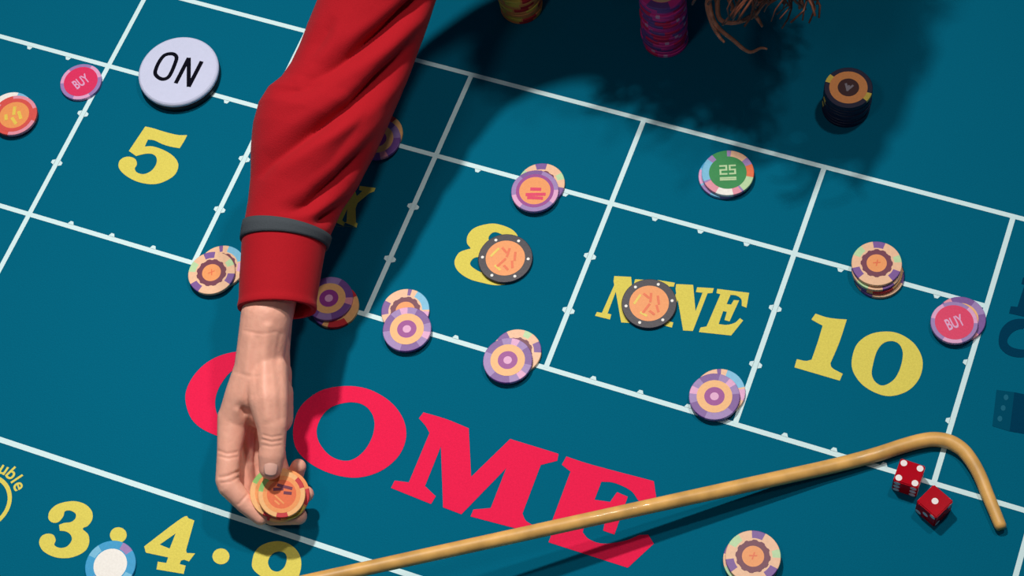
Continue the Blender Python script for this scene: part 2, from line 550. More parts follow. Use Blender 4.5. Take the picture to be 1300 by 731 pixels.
def chip(kind, px, py, zt, label, group=None, rot=0.0, tilt=None, name='casino_chip', cat='chip', r=None, h=CHIP_H, base=None):
    """a chip whose top face centre lies at photo point (px, py), zt above the felt"""
    r = r or R0
    T = lambda k: r * k
    body = {
        'purple': ([LAV, PUR, PALE], [(20, 50, 1), (140, 50, 1), (260, 50, 1), (80, 18, 2), (320, 18, 2)]),
        'violet': ([PUR, LAV, ROSE], [(30, 40, 1), (210, 40, 1), (120, 20, 2), (300, 20, 2)]),
        'peach': ([PEACH, PUR, MINT], [(90, 34, 1), (215, 30, 1), (330, 26, 1), (150, 26, 2), (20, 22, 2)]),
        'pastel': ([PEACH, SKY, PALE, PUR], [(50, 56, 1), (0, 34, 2), (100, 14, 3), (190, 40, 3), (280, 30, 1)]),
        'warm': ([CREAM, RED, PUR], [(300, 50, 1), (240, 40, 2), (60, 30, 1), (140, 26, 2)]),
        'black': ([BLACK, WHITE], []),
        'pink': ([LAV, PALE], [(0, 50, 1), (120, 50, 1), (240, 50, 1)]),
        'brick': ([ROSE, BRICK], [(30, 40, 1), (150, 40, 1), (270, 40, 1)]),
        'green': ([LAV, GREEN, MINT, DORA, SKY, ROSE, WHITE, PEACH], [(170, 64, 4), (222, 34, 5), (262, 40, 6), (4, 36, 3), (325, 36, 2), (288, 20, 5), (60, 40, 7), (108, 34, 1)]),
        'bluerim': ([SKY, PALE, LAV, BLUE], [(200, 40, 1), (240, 26, 2), (160, 34, 3), (20, 40, 1), (300, 40, 2)]),
        'blue': ([BLUE, LAV, SKY], [(40, 34, 1), (220, 34, 1), (130, 30, 2), (310, 30, 2)]),
        'dark': ([NAVY, YELL], [(206, 16, 1)]),
        'darkplain': ([NAVY, YELL], []),
        'darktop': ([NAVY, YELL], [(166, 24, 1), (347, 24, 1)]),
        'sunset': ([LAV, PUR, PALE], [(90, 60, 1), (200, 40, 2), (330, 40, 2)]),
        'amber': ([CREAM, cm('lime', (150, 206, 112)), RED], [(180, 40, 1), (60, 30, 2), (300, 30, 2)]),
        'magenta': ([cm('fuchsia', (240, 58, 156)), PINK, PUR, PALE], [(200, 50, 1), (250, 36, 2), (290, 40, 1), (330, 12, 3), (90, 60, 2)]),
        'sunny': ([ORA, RED, YELL], [(200, 40, 1), (260, 50, 2), (310, 40, 1), (60, 40, 2)]),
        'white': ([WHITE, SKY], [(60, 30, 1), (240, 30, 1)]),
    }[kind]
    me = chip_body(r, body[0], body[1], h)
    o = link(name, me, body[0])
    o.parent = None
    p = base if base is not None else at(px, py, zt)
    if tilt is None:
        o.location = (p.x, p.y, p.z - h)
        o.rotation_euler = (0, 0, math.radians(rot))
    else:
        o.matrix_world = tilt @ Matrix.Translation((0, 0, -h)) @ Matrix.Rotation(math.radians(rot), 4, 'Z')
    tag(o, label, cat, group)
    H = h
    if kind in ('purple', 'violet'):
        inlay(o, 'inlay_ring', T(.40), T(.70), H, CREAM)
        inlay(o, 'inlay_band', T(.17), T(.40), H, MAG)
        inlay(o, 'inlay_centre', 0, T(.17), H, PALE)
    elif kind in ('peach', 'pastel', 'warm'):
        inlay(o, 'inlay_ring', T(.40), T(.64), H, PLUM, 24)
        inlay(o, 'inlay_centre', 0, T(.40), H, ORA)
        mark(o, [(-T(.12), 0, T(.12), T(.05)), (0, -T(.1), T(.02), T(.14))], H + .00012, T(.05), DORA)
    elif kind == 'black':
        inlay(o, 'inlay_centre', 0, T(.72), H, ORA)
        mark(o, [(-T(.05), T(.38), T(.02), T(.1)), (-T(.28), T(.3), -T(.1), T(.22)), (T(.02), -T(.05), -T(.08), -T(.4)), (T(.22), T(.35), T(.34), T(.1)), (T(.3), -T(.02), T(.42), -T(.2)), (T(.15), -T(.3), T(.3), -T(.36))], H + .00012, T(.09), DORA)
        mark(o, [(-T(.5), -T(.15), -T(.42), T(.2)), (-T(.15), -T(.45), T(.05), -T(.5))], H + .00012, T(.09), YELL, 'printed_accent')  # yellow strokes, part of the printed centre
        for k in range(6):
            a = math.radians(k * 60 + 25)
            q = inlay(o, 'rim_dot', 0, T(.055), H, WHITE)
            q.location = (T(.84) * math.cos(a), T(.84) * math.sin(a), H)
    elif kind == 'pink':
        inlay(o, 'inlay_centre', 0, T(.82), H, PINK)
        s = T(.085)
        key = ('buy', r)
        if key not in disc_cache:
            gm = glyph_mesh('BUY', T(.52), T(.012))
            gm.transform(Matrix.Translation((0, -T(.27), 0)) @ Matrix.Diagonal((0.80, 1.45, 1, 1)))
            gm.materials.append(PALE)
            disc_cache[key] = gm
        g = link('printed_word', disc_cache[key], PALE, o)
        g.location = (0, 0, H + .0002)
    elif kind == 'brick':
        inlay(o, 'inlay_ring', T(.66), T(.84), H, BRICK)
        inlay(o, 'inlay_centre', 0, T(.66), H, ORA)
        mark(o, [(-T(.2), T(.3), -T(.05), T(.05)), (T(.12), T(.2), T(.34), T(.02)), (T(.05), -T(.18), T(.3), -T(.3)), (-T(.3), -T(.2), -T(.2), -T(.32))], H + .00012, T(.14), YELL)
    elif kind == 'green':
        inlay(o, 'inlay_centre', 0, T(.72), H, GREEN)
        mark(o, [(-T(.28), T(.3), -T(.05), T(.3)), (-T(.05), T(.3), -T(.05), T(.15)), (-T(.28), T(.12), -T(.05), T(.12)), (-T(.28), T(.12), -T(.28), -T(.06)), (-T(.28), -T(.06), -T(.05), -T(.06)),
                 (T(.28), T(.3), T(.08), T(.3)), (T(.08), T(.3), T(.08), T(.13)), (T(.08), T(.12), T(.28), T(.12)), (T(.28), T(.12), T(.28), -T(.06)), (T(.08), -T(.06), T(.28), -T(.06)),
                 (-T(.28), -T(.24), T(.28), -T(.24)), (-T(.28), -T(.32), T(.28), -T(.32))], H + .00012, T(.07), MINT)
    elif kind == 'bluerim':
        inlay(o, 'inlay_centre', 0, T(.70), H, GREEN)
    elif kind == 'blue':
        inlay(o, 'inlay_centre', 0, T(.66), H, WHITE)
    elif kind.startswith('dark'):
        inlay(o, 'inlay_ring', T(.44), T(.79), H, ORA)
        inlay(o, 'inlay_centre', 0, T(.44), H, cm('brown', (70, 30, 34)))
        mark(o, [(-T(.14), T(.12), 0, -T(.14)), (T(.14), T(.12), 0, -T(.14)), (0, T(.06), 0, -T(.1))], H + .00012, T(.09), cm('grey', (150, 140, 150)))
    elif kind == 'magenta':
        inlay(o, 'inlay_ring', T(.40), T(.68), H, PEACH)
        inlay(o, 'inlay_centre', 0, T(.40), H, PINK)
    elif kind == 'sunset':
        inlay(o, 'inlay_ring', T(.66), T(.80), H, MAG)
        inlay(o, 'inlay_centre', 0, T(.66), H, ORA)
        mark(o, [(-T(.34), -T(.12), T(.34), -T(.26)), (-T(.3), -T(.28), T(.2), -T(.42)), (-T(.1), T(.1), T(.2), T(.02))], H + .00012, T(.15), PINK)
    elif kind == 'amber':
        inlay(o, 'inlay_ring', T(.62), T(.80), H, ORA)
        inlay(o, 'inlay_centre', 0, T(.62), H, DORA)
        mark(o, [(-T(.30), T(.28), T(.22), T(.40)), (-T(.36), T(.05), -T(.1), T(.2)), (T(.1), T(.12), T(.3), T(.2))], H + .00012, T(.13), PLUM)
        mark(o, [(-T(.2), -T(.18), T(.25), -T(.3)), (-T(.1), -T(.38), T(.1), -T(.42))], H + .00012, T(.07), ORA, 'printed_accent')  # paler orange strokes, part of the printed centre
    elif kind == 'sunny':
        inlay(o, 'inlay_centre', 0, T(.60), H, YELL)
    elif kind == 'white':
        inlay(o, 'inlay_centre', 0, T(.66), H, SKY)
    return o


E_ = 0.00015
Z1 = CHIP_H + 0.0001
Z2 = Z1 + CHIP_H + E_ + 0.00012
Z3 = Z2 + CHIP_H + E_ + 0.00012
Z4 = Z3 + CHIP_H + E_ + 0.00012
# pairs and small stacks on the lines
chip('pastel', 514.5, 394, Z1, 'peach and sky blue chip under the purple one below the 8 box corner', rot=0)
chip('purple', 516.5, 417.5, Z2, 'lavender chip with cream ring overlapping a sky blue chip, left of the 8 box', rot=40)
chip('peach', 656, 446, Z1, 'peach chip peeking out from under a purple chip below the 8', rot=60)
chip('purple', 644.5, 457, Z2, 'purple chip with cream ring atop a peach chip on the line below the 8', rot=10)
chip('peach', 687, 233, Z1, 'peach chip behind an orange-centred purple chip above the 8', rot=20)
o = chip('sunset', 679, 242, Z2, 'lavender-rimmed chip with orange and pink centre on the line above the 8', rot=30)
chip('warm', 425, 388, Z1, 'cream and red chip under a purple chip beside the red cuff', rot=0)
chip('violet', 417.5, 378.5, Z2, 'purple chip with orange ring touching the red shirt cuff', rot=70)
chip('pastel', 281, 338, Z1, 'pastel blue and pink chip half behind the red cuff', rot=15)
chip('peach', 268.5, 346, Z2, 'peach chip with orange centre left of the red cuff at the 5 box corner', rot=30)
chip('pastel', 914, 497, Z1, 'pale chip under a purple one at the lower right corner of the NINE box', rot=10)
chip('purple', 907, 503, Z2, 'purple chip with cream ring at the lower right corner of the NINE box', rot=100)
chip('pastel', 955, 712, Z1, 'lowest chip, pale green edged, of the small stack at the bottom edge', rot=120)
chip('peach', 953, 710, Z2, 'middle chip of the small peach stack at the bottom edge', rot=80, r=0.0203)
chip('peach', 956, 706, Z3, 'topmost peach chip with orange centre of the stack at the bottom edge below the stick', rot=5, r=0.0203)
chip('peach', 1116, 349, Z1, 'lowest chip of the peach stack above the 10', rot=40)
chip('warm', 1114, 344, Z2, 'second chip from the bottom of the peach stack above the 10', rot=0)
chip('peach', 1113, 340, Z3, 'third chip from the bottom of the peach stack above the 10', rot=100)
chip('peach', 1113, 334, Z4, 'topmost peach chip with orange centre above the 10', rot=10)
chip('violet', 1220, 404, Z1, 'purple chip under the pink chip at the right corner of the 10 box', rot=20, r=0.0190)
chip('pink', 1211.5, 409, Z2, 'pink chip with pale lettering at the upper right corner of the 10 box', rot=40, r=0.0180)
chip('pink', 102.5, 103.5, Z1, 'pink chip with pale lettering beside the ON puck', rot=58, r=0.0183)
chip('white', 13, 141, Z1, 'white chip under the orange chip at the left edge', rot=20)
chip('brick', 18, 146, Z2, 'orange-centred chip with red rim cut by the left edge', rot=-10, r=0.0200)
chip('bluerim', 918.5, 223, Z1, 'pastel blue rimmed chip under the green chip', rot=0, r=0.0203)
chip('green', 924, 219, Z2, 'green chip with pale 25 print and multicoloured rim', rot=20, r=0.0212)
chip('blue', 140, 717, Z1, 'blue chip with blank white centre beside the 3 and 4', rot=30, r=0.0198)
chip('black', 641.5, 327.5, Z1, 'black-rimmed chip with orange centre covering the 8', rot=-10, r=0.0222)
chip('black', 824, 385, Z1, 'black-rimmed chip with orange centre covering the word NINE', rot=0, r=0.0218)
chip('warm', 482, 169, Z1, 'peach and red chip under a purple one beside the red sleeve', rot=20)
chip('violet', 479, 176, Z2, 'purple chip half hidden behind the red sleeve, left of the 8 box', rot=10)


ORD = ['lowest', 'second from the bottom', 'third from the bottom', 'fourth from the bottom', 'fifth from the bottom', 'sixth from the bottom', 'seventh from the bottom', 'eighth from the bottom', 'ninth from the bottom', 'tenth from the bottom', 'eleventh from the bottom', 'twelfth from the bottom', 'thirteenth from the bottom', 'fourteenth from the bottom', 'fifteenth from the bottom', 'sixteenth from the bottom', 'seventeenth from the bottom', 'eighteenth from the bottom', 'nineteenth from the bottom', 'twentieth from the bottom']


def stack(kind, px, py, n, label_low, label_top, group, jitter, rng, lean=(0, 0), r=None):
    b = at(px, py, 0)
    for i in range(n):
        dx, dy = rng.uniform(-jitter, jitter), rng.uniform(-jitter, jitter)
        z = Z1 + i * (CHIP_H + E_ + 0.00012)
        p = Vector((b.x + dx + lean[0] * i, b.y + dy + lean[1] * i, z))
        k = kind[i % len(kind)] if not isinstance(kind, str) else kind
        top = i == n - 1
        rot_ = 0 if k == 'darktop' else rng.uniform(-6, 6) + (0 if k.startswith('dark') else rng.uniform(0, 360))
        chip(k, 0, 0, 0, label_top if top else label_low % ORD[i], group, rot=rot_, base=p, r=r)


rg = random.Random(3)
stack(['darkplain', 'darkplain', 'dark', 'darkplain', 'dark', 'dark', 'darkplain', 'darkplain', 'darktop'], 1074, 137, 9, 'navy chip, %s of the dark stack near the top right', 'topmost chip of the navy stack, orange ring and yellow edge inserts', 'navy chips in the dark stack', 0.0005, rg, (0.0001, 0.0))
stack('magenta', 844, 49, 20, 'magenta chip, %s of the tall stack beside the hair', 'topmost chip of the tall magenta stack beside the hanging hair', 'magenta chips in the tall stack', 0.0008, rg)
stack('sunny', 662, 9, 9, 'orange chip, %s of the stack cut by the top edge', 'topmost chip of the orange stack cut by the top edge', 'orange chips in the stack at the top edge', 0.0006, rg, r=0.0182)

# ------------------------------------------------------------------ ON puck
pc = at(226, 89, 0.012)
puck = empty('game_puck', (pc.x, pc.y, 0.0))
tag(puck, 'round white puck marked ON in black, on the line above the 5', 'puck')
PR = 0.0352
v, f = lathe([(PR - .0015, 0.0001), (PR, .0012), (PR, .0080)], 96)
link('black_underside', pydata('black_underside', v, f), mat('puck_black', (22, 22, 28), 0.35), puck, True)
v, f = lathe([(PR, .0080), (PR, .0102), (PR - .0006, .0112), (PR - .0018, .012)], 96)
link('white_top', pydata('white_top', v, f), mat('puck_white', (214, 219, 248), 0.35, 0.02, 300, 0.0, 0.4), puck, False)
PX = (170, 40, 6.64)


def stroke_print(name, pts, width, closed, material, parent, crop, z, label):
    P = [at(crop[0] + x / crop[2], crop[1] + y / crop[2], z) - parent.location for x, y in pts]
    P = [Vector((p.x, p.y)) for p in P]
    n = len(P)
    L, Rr = [], []
    for i in range(n):
        a = P[i - 1] if (i > 0 or closed) else None
        b = P[(i + 1) % n] if (i < n - 1 or closed) else None
        d1 = (P[i] - a).normalized() if a else None
        d2 = (b - P[i]).normalized() if b else None
        d1 = d1 or d2
        d2 = d2 or d1
        n1, n2 = Vector((-d1.y, d1.x)), Vector((-d2.y, d2.x))
        mi = (n1 + n2)
        mi = mi.normalized() / max(0.38, mi.normalized().dot(n1)) if mi.length > 1e-4 else n1
        L.append(P[i] + mi * width / 2)
        Rr.append(P[i] - mi * width / 2)
    verts = [(p.x, p.y, z + 0.00015) for q in zip(L, Rr) for p in q]
    faces = [(2 * i, 2 * i + 1, 2 * ((i + 1) % n) + 1, 2 * ((i + 1) % n)) for i in range(n if closed else n - 1)]
    o = link(name, pydata(name, verts, faces), material, parent)
    o['label'] = label
    return o


M_INK = mat('black_ink', (16, 16, 28), 0.9, 0, 1, 0, 0.05)
o_pts = [(q.x, q.y) for q in smooth_contour([(300, 188), (340, 193), (360, 222), (345, 275), (318, 340), (290, 385), (250, 402), (210, 390), (180, 355), (190, 305), (218, 248), (255, 203)], 4)]
stroke_print('printed_letter', o_pts, 0.0034, True, M_INK, puck, PX, 0.012, 'black O on the puck')
for zi, pl in enumerate(([(352, 437), (463, 222)], [(463, 222), (462, 465)], [(462, 465), (572, 252)])):
    stroke_print('letter_stroke', pl, 0.0036, False, M_INK, puck, PX, 0.012 + zi * 0.00004, 'stroke of the black N on the puck')

# ------------------------------------------------------------------ stick
def tube(name, pts, radii, seg, material, parent=None, caps=True):
    pts = [Vector(p) for p in pts]
    verts, faces = [], []
    up = Vector((0.13, 0.21, 0.97)).normalized()
    n = len(pts)
    prev = None
    for i, p in enumerate(pts):
        d = (pts[min(i + 1, n - 1)] - pts[max(i - 1, 0)]).normalized()
        if prev is None:
            s = d.cross(up)
            if s.length < 1e-3:
                s = d.cross(Vector((1, 0, 0)))
            s.normalize()
        else:
            s = (prev - d * prev.dot(d)).normalized()
        prev = s
        t = s.cross(d)
        r = radii[i] if isinstance(radii, (list, tuple)) else radii
        for k in range(seg):
            a = k * math.tau / seg
            verts.append(p + (s * math.cos(a) + t * math.sin(a)) * r)
    for i in range(n - 1):
        for k in range(seg):
            j = (k + 1) % seg
            faces.append((i * seg + k, i * seg + j, (i + 1) * seg + j, (i + 1) * seg + k))
    if caps:
        faces.append(tuple(reversed(range(seg))))
        faces.append(tuple(range((n - 1) * seg, n * seg)))
    return verts, faces


def spline3(pts, n=8):
    out = []
    P = [Vector(p) for p in pts]
    for i in range(len(P) - 1):
        p0 = P[i - 1] if i else P[0] * 2 - P[1]
        p3 = P[i + 2] if i + 2 < len(P) else P[-1] * 2 - P[-2]
        for k in range(n):
            t = k / n
            a, b, c, d = p0, P[i], P[i + 1], p3
            out.append(0.5 * ((2 * b) + (c - a) * t + (2 * a - 5 * b + 4 * c - d) * t * t + (3 * b - a - 3 * c + d) * t ** 3))
    out.append(P[-1])
    return out


A_, B_ = at(1040, 595.5, 0.0092), at(460, 722.5, 0.062)
far = B_ + (B_ - A_) * 0.95
SR = 0.0056
n_st = 60
straight = [far.lerp(A_, k / n_st) for k in range(n_st)]
hook = [A_, at(1062, 590.3, .0080), at(1090, 583.2, .0067), at(1118, 575.2, .0060), at(1146, 566, .0058), at(1170, 559.5, .0058), at(1188, 557.6, .0058), at(1206, 561, .0058), at(1222, 571, .0058), at(1234, 586, .0058),
        at(1244, 604, .0058), at(1253, 626, .0058), at(1262.5, 649, .0058), at(1271.5, 671, .0058)]
sp = straight + spline3(hook, 6)
rad = []
for i, p in enumerate(sp):
    t = i / n_st
    rad.append((0.0049 + (SR - 0.0049) * min(1, t)) * (1 - 0.22 * max(0, (i - (len(sp) - 36)) / 36.0)))
rad[-1] *= 0.80
v, f = tube('s', sp, rad, 24, None)
stick = link('dice_stick', pydata('dice_stick', v, f), M_WOOD, None, True)
tag(stick, 'long tan wooden dice stick with a curved hook end, lying across the word COME', 'stick')

# ------------------------------------------------------------------ dice
def die(px, py, dirpx, faces_pips, label, size=0.0190):
    c = at(px, py, size)
    e = at(px + dirpx[0], py + dirpx[1], size) - c
    ang = math.atan2(e.y, e.x)
    bm = bmesh.new()
    bmesh.ops.create_cube(bm, size=size)
    bmesh.ops.bevel(bm, geom=bm.edges[:], offset=0.0008, segments=2, affect='EDGES')
    o = link('red_die', bm_mesh('red_die', bm), M_DIE)
    o.location = (c.x, c.y, size / 2 + 0.0001)
    o.rotation_euler = (0, 0, ang)
    tag(o, label, 'die', 'red dice by the hook')
    h = size / 2
    lay = {1: [(0, 0)], 2: [(-1, -1), (1, 1)], 3: [(-1, -1), (0, 0), (1, 1)], 4: [(-1, -1), (1, 1), (-1, 1), (1, -1)],
           5: [(-1, -1), (1, 1), (-1, 1), (1, -1), (0, 0)], 6: [(-1, -1), (-1, 0), (-1, 1), (1, -1), (1, 0), (1, 1)]}
    pv, pf = lathe([(0.0025, -0.0001), (0.0025, 0.00012)], 16)
    pm = pydata('pip', pv, pf)
    for (nrm, val) in faces_pips:
        n_ = Vector(nrm)
        q = n_.to_track_quat('Z', 'Y')
        for (a, b) in lay[val]:
            pp = link('pip', pm, M_PIP, o)
            pp.matrix_local = Matrix.Translation(n_ * (h - 0.00005)) @ q.to_matrix().to_4x4() @ Matrix.Translation((a * 0.0062, b * 0.0062, 0))
    return o


die(1154.5, 600.5, (21, 7), [((0, 0, 1), 4), ((1, 0, 0), 5), ((0, -1, 0), 6), ((-1, 0, 0), 2), ((0, 1, 0), 1)], 'red die showing four white pips, nearer the stick')
die(1187, 636, (22, 19), [((0, 0, 1), 1), ((1, 0, 0), 2), ((0, -1, 0), 3), ((-1, 0, 0), 5), ((0, 1, 0), 4)], 'red die showing one white pip, turned corner down')


# ------------------------------------------------------------------ the dealer
person = empty('person', (0.30, 0.10, 0.0))
tag(person, 'dealer in red shirt reaching across the felt, right hand holding chips', 'person')
PO = person.location.copy()
bpy.context.view_layer.update()


def child_world(o):
    """keep world placement of vertices that were given in world coordinates"""
    o.matrix_parent_inverse = Matrix.Translation(-PO)


class Blob:
    def __init__(self):
        self.s = []

    def bone(self, a, b, ra, rb, n=None):
        a, b = Vector(a), Vector(b)
        n = n or max(3, int((b - a).length / 0.0022))
        for i in range(n + 1):
            t = i / n
            self.s.append((a.lerp(b, t), ra + (rb - ra) * t))

    def chain(self, pts):
        for (p, r), (q, s) in zip(pts, pts[1:]):
            self.bone(p, q, r, s)

    def build(self, name, voxel, smooth_it, material, sub=3):
        bm0 = bmesh.new()
        bmesh.ops.create_icosphere(bm0, subdivisions=sub, radius=1)
        bv = [v.co.copy() for v in bm0.verts]
        bf = [[v.index for v in f.verts] for f in bm0.faces]
        bm0.free()
        V, Fc = [], []
        for c, r in self.s:
            k = len(V)
            V += [c + q * r for q in bv]
            Fc += [[i + k for i in fc] for fc in bf]
        me = pydata('tmp', V, Fc)
        o = bpy.data.objects.new('tmp', me)
        COL.objects.link(o)
        md = o.modifiers.new('r', 'REMESH')
        md.mode = 'VOXEL'
        md.voxel_size = voxel
        sm = o.modifiers.new('s', 'SMOOTH')
        sm.factor = 0.5
        sm.iterations = smooth_it
        bpy.context.view_layer.update()
        out = bpy.data.meshes.new_from_object(o.evaluated_get(bpy.context.evaluated_depsgraph_get()))
        bpy.data.objects.remove(o)
        out.materials.clear()
        out.name = name
        return out


H = Blob()
# forearm (radius and ulna side by side) from inside the sleeve to the wrist
H.chain([(at(386, 231, .116), .017), (at(366, 290, .109), .017), (at(352, 350, .103), .0175), (at(338, 400, .099), .0192), (at(332, 440, .088), .0185), (at(328, 470, .080), .0185)])
H.chain([(at(388, 236, .108), .017), (at(369, 294, .100), .017), (at(354, 352, .092), .0175), (at(341, 402, .082), .0185), (at(339, 445, .066), .0175), (at(340, 475, .056), .0175)])
# metacarpals
idx = [(at(327, 470, .080), .018), (at(312, 500, .073), .0155), (at(298, 530, .063), .0125)]
mid = [(at(332, 470, .070), .017), (at(316, 510, .060), .0150), (at(305, 542, .046), .0120)]
rin = [(at(338, 472, .058), .016), (at(330, 515, .044), .0145), (at(322, 550, .031), .0115)]
pin = [(at(346, 474, .048), .015), (at(347, 515, .034), .0140), (at(343, 548, .021), .0110)]
for c in (idx, mid, rin, pin):
    H.chain(c)
# fingers
H.chain([(at(296, 530, .063), .0120), (at(291, 572, .056), .0092), (at(288.5, 609, .049), .0090), (at(291, 617, .047), .0088), (at(312, 640, .039), .0074), (at(331, 656, .033), .0064)])
H.chain([(at(305, 542, .046), .0115), (at(306, 588, .034), .0095), (at(312, 628, .023), .0088), (at(346, 654, .018), .0078), (at(379, 655, .026), .0066)])
H.chain([(at(322, 550, .031), .0110), (at(326, 595, .021), .0090), (at(338, 632, .0135), .0084), (at(366, 640, .0155), .0076), (at(388, 627, .024), .0064)])
H.chain([(at(343, 548, .021), .0105), (at(350, 585, .013), .0085), (at(358, 608, .0105), .0080), (at(374, 604, .017), .0070), (at(379, 592, .026), .0060)])
# thumb
H.chain([(at(338, 472, .082), .0165), (at(341, 508, .082), .0150), (at(345, 540, .077), .0115), (at(346, 566, .070), .0098), (at(345, 577, .067), .0102), (at(343.5, 594, .0615), .0088)])
# thenar and web
H.chain([(at(338, 500, .070), .016), (at(332, 525, .062), .012)])
H.chain([(at(345, 500, .062), .0165), (at(350, 530, .050), .0135)])
hand_me = H.build('arm_and_hand', 0.0010, 5, M_SKIN)
# skin creases, knuckle lines and tendons: (photo polyline, depth m (negative = ridge), half width px)
CREASES = [([(309, 521), (312, 525)], .0024, 4.0), ([(322, 545), (319, 565), (318, 585)], .0010, 4.0), ([(304, 516), (311, 526), (319, 540), (322, 556)], .0013, 5.5), ([(277, 572), (288, 576), (300, 574)], .0006, 1.8), ([(278, 579), (290, 582), (301, 580)], .0005, 1.6),
           ([(279, 606), (290, 604), (302, 599)], .0008, 2.0), ([(281, 613), (294, 611), (304, 605)], .0005, 1.6), ([(303, 640), (309, 633), (314, 628)], .0006, 1.6),
           ([(334, 552), (345, 555), (357, 553)], .0005, 1.6), ([(333, 558), (345, 561), (357, 559)], .0006, 1.6), ([(334, 565), (345, 567), (356, 565)], .0004, 1.6),
           ([(298, 472), (318, 478), (340, 476)], .0003, 2.5), ([(340, 415), (336, 450), (335, 490), (340, 530)], -.0012, 6), ([(318, 430), (312, 480), (302, 520)], -.0009, 6),
           ([(326, 430), (324, 465), (322, 500)], .0008, 6), ([(356, 425), (352, 460), (356, 500), (357, 530)], .0009, 5), ([(311, 420), (333, 424), (352, 421)], .0003, 2)]
hand_me.update()
nv = len(hand_me.vertices)
co = np.empty(nv * 3)
no = np.empty(nv * 3)
hand_me.vertices.foreach_get('co', co)
hand_me.vertices.foreach_get('normal', no)
co, no = co.reshape(-1, 3), no.reshape(-1, 3)
rel = co - np.array(CAM)
wz = rel @ np.array(RZ)
PXY = np.column_stack([650 + F * (rel @ np.array(RX)) / wz, 365.5 + F * (rel @ np.array(RY)) / wz])
facing = -(rel / np.linalg.norm(rel, axis=1)[:, None] * no).sum(1)
dsp = np.zeros(nv)
for pl, dep, wd in CREASES:
    best = np.full(nv, 1e9)
    for a, b in zip(pl, pl[1:]):
        a, b = np.array(a, float), np.array(b, float)
        ab = b - a
        t = np.clip(((PXY - a) @ ab) / (ab @ ab), 0, 1)
        best = np.minimum(best, np.linalg.norm(PXY - a - t[:, None] * ab, axis=1))
    dsp -= dep * np.exp(-(best / wd) ** 2)
dsp *= np.clip((facing - 0.1) / 0.3, 0, 1)
co += no * dsp[:, None]
hand_me.vertices.foreach_set('co', co.ravel())
hand_me.update()
hand = link('arm_and_hand', hand_me, M_SKIN, person, True)
child_world(hand)
hand['label'] = 'bare right wrist and hand curled around chips'


def nail(c, direc, normal, w, l):
    d = Vector(direc).normalized()
    n = (Vector(normal) - d * Vector(normal).dot(d)).normalized()
    s = d.cross(n)
    verts, faces = [], []
    NU, NV = 9, 9
    for i in range(NU):
        for j in range(NV):
            u, vv = -1 + 2 * i / (NU - 1), -1 + 2 * j / (NV - 1)
            x = u * math.sqrt(max(0, 1 - 0.45 * vv * vv))
            y = vv * math.sqrt(max(0, 1 - 0.35 * u * u))
            verts.append(Vector(c) + s * x * w + d * y * l - n * (x * x * w * 0.42 + y * y * l * 0.12))
    for i in range(NU - 1):
        for j in range(NV - 1):
            faces.append((i * NV + j, (i + 1) * NV + j, (i + 1) * NV + j + 1, i * NV + j + 1))
    o = link('fingernail', pydata('fingernail', verts, faces), M_NAIL, hand, True)
    md = o.modifiers.new('t', 'SOLIDIFY')
    md.thickness = 0.0006
    md.offset = 1
    return o


tdir = at(343.5, 594, .0615) - at(345, 577, .067)
sel = np.where((np.linalg.norm(PXY - np.array([343.8, 594.5]), axis=1) < 4) & (facing > 0.3) & (co[:, 2] > 0.05))[0]
if len(sel):
    nc, nn = co[sel].mean(0), no[sel].mean(0)
    nn = nn / np.linalg.norm(nn)
    nail(Vector(nc) + Vector(nn) * 0.0005, tdir, Vector(nn), 0.0050, 0.0056)

# chips in the hand: a tilted stack under the thumb
top_c = at(356, 626, 0.0475)
nrm = Vector((0.20, -0.14, 1)).normalized()
q = nrm.to_track_quat('Z', 'Y').to_matrix().to_4x4()
hand_chips = [('amber', 'topmost orange chip held in the hand under the thumb', -62, 0.0012, -0.0004),
              ('amber', 'second chip from the top held in the hand, green edge spot at the left', -78, -0.0044, 0.0002),
              ('sunny', 'third chip from the top held in the hand', 10, 0.0018, 0.0010),
              ('warm', 'lowest chip held in the hand', 140, -0.0016, -0.0014)]
for i, (k, lab, rt, dx, dy) in enumerate(hand_chips):
    c = top_c - nrm * i * (CHIP_H + 0.0003) + Vector((dx, dy, 0))
    T_ = Matrix.Translation(c) @ q
    chip(k, 0, 0, 0, lab, 'chips held in the hand', rot=rt, tilt=T_, r=(0.0176, 0.0192, 0.0192, 0.0192)[i])

# ---- sleeve
AXIS = [(346, 428, .093), (351, 393, .097), (356, 350, .101), (361, 305, .106), (376, 255, .112), (398, 195, .120), (420, 135, .129), (442, 80, .139), (467, 28, .150), (480, -3, .157),
        (500, -60, .172), (532, -150, .205), (587, -280, .27), (650, -430, .355)]
LEFT = [(303, 470), (303, 389), (304, 350), (307, 305), (310, 284), (315, 255), (318, 226), (319, 190), (322, 155), (328, 130), (340, 111), (357, 98), (370, 80), (380, 58), (390, 30), (403, 0), (420, -50), (445, -140), (490, -270), (540, -420), (620, -620)]
RIGHT = [(398, 470), (400, 397), (406, 358), (413, 318), (421, 295), (436, 265), (453, 240), (477, 196), (494, 158), (508, 126), (519, 98), (529, 72), (538, 50), (547, 24), (556, -5), (575, -60), (615, -155), (680, -290), (760, -440), (860, -620)]
axis_pts = [at(*q_) for q_ in AXIS]


def reach(c, n, poly):
    """distance in pixels from c along n to an outline"""
    best = None
    for a, b in zip(poly, poly[1:]):
        a, b = Vector(a), Vector(b)
        e = b - a
        den = n.x * e.y - n.y * e.x
        if abs(den) < 1e-6:
            continue
        w = a - c
        lam = (w.x * e.y - w.y * e.x) / den
        mu = (w.x * n.y - w.y * n.x) / den
        if -0.001 <= mu <= 1.001 and lam > 0 and (best is None or lam < best):
            best = lam
    return best


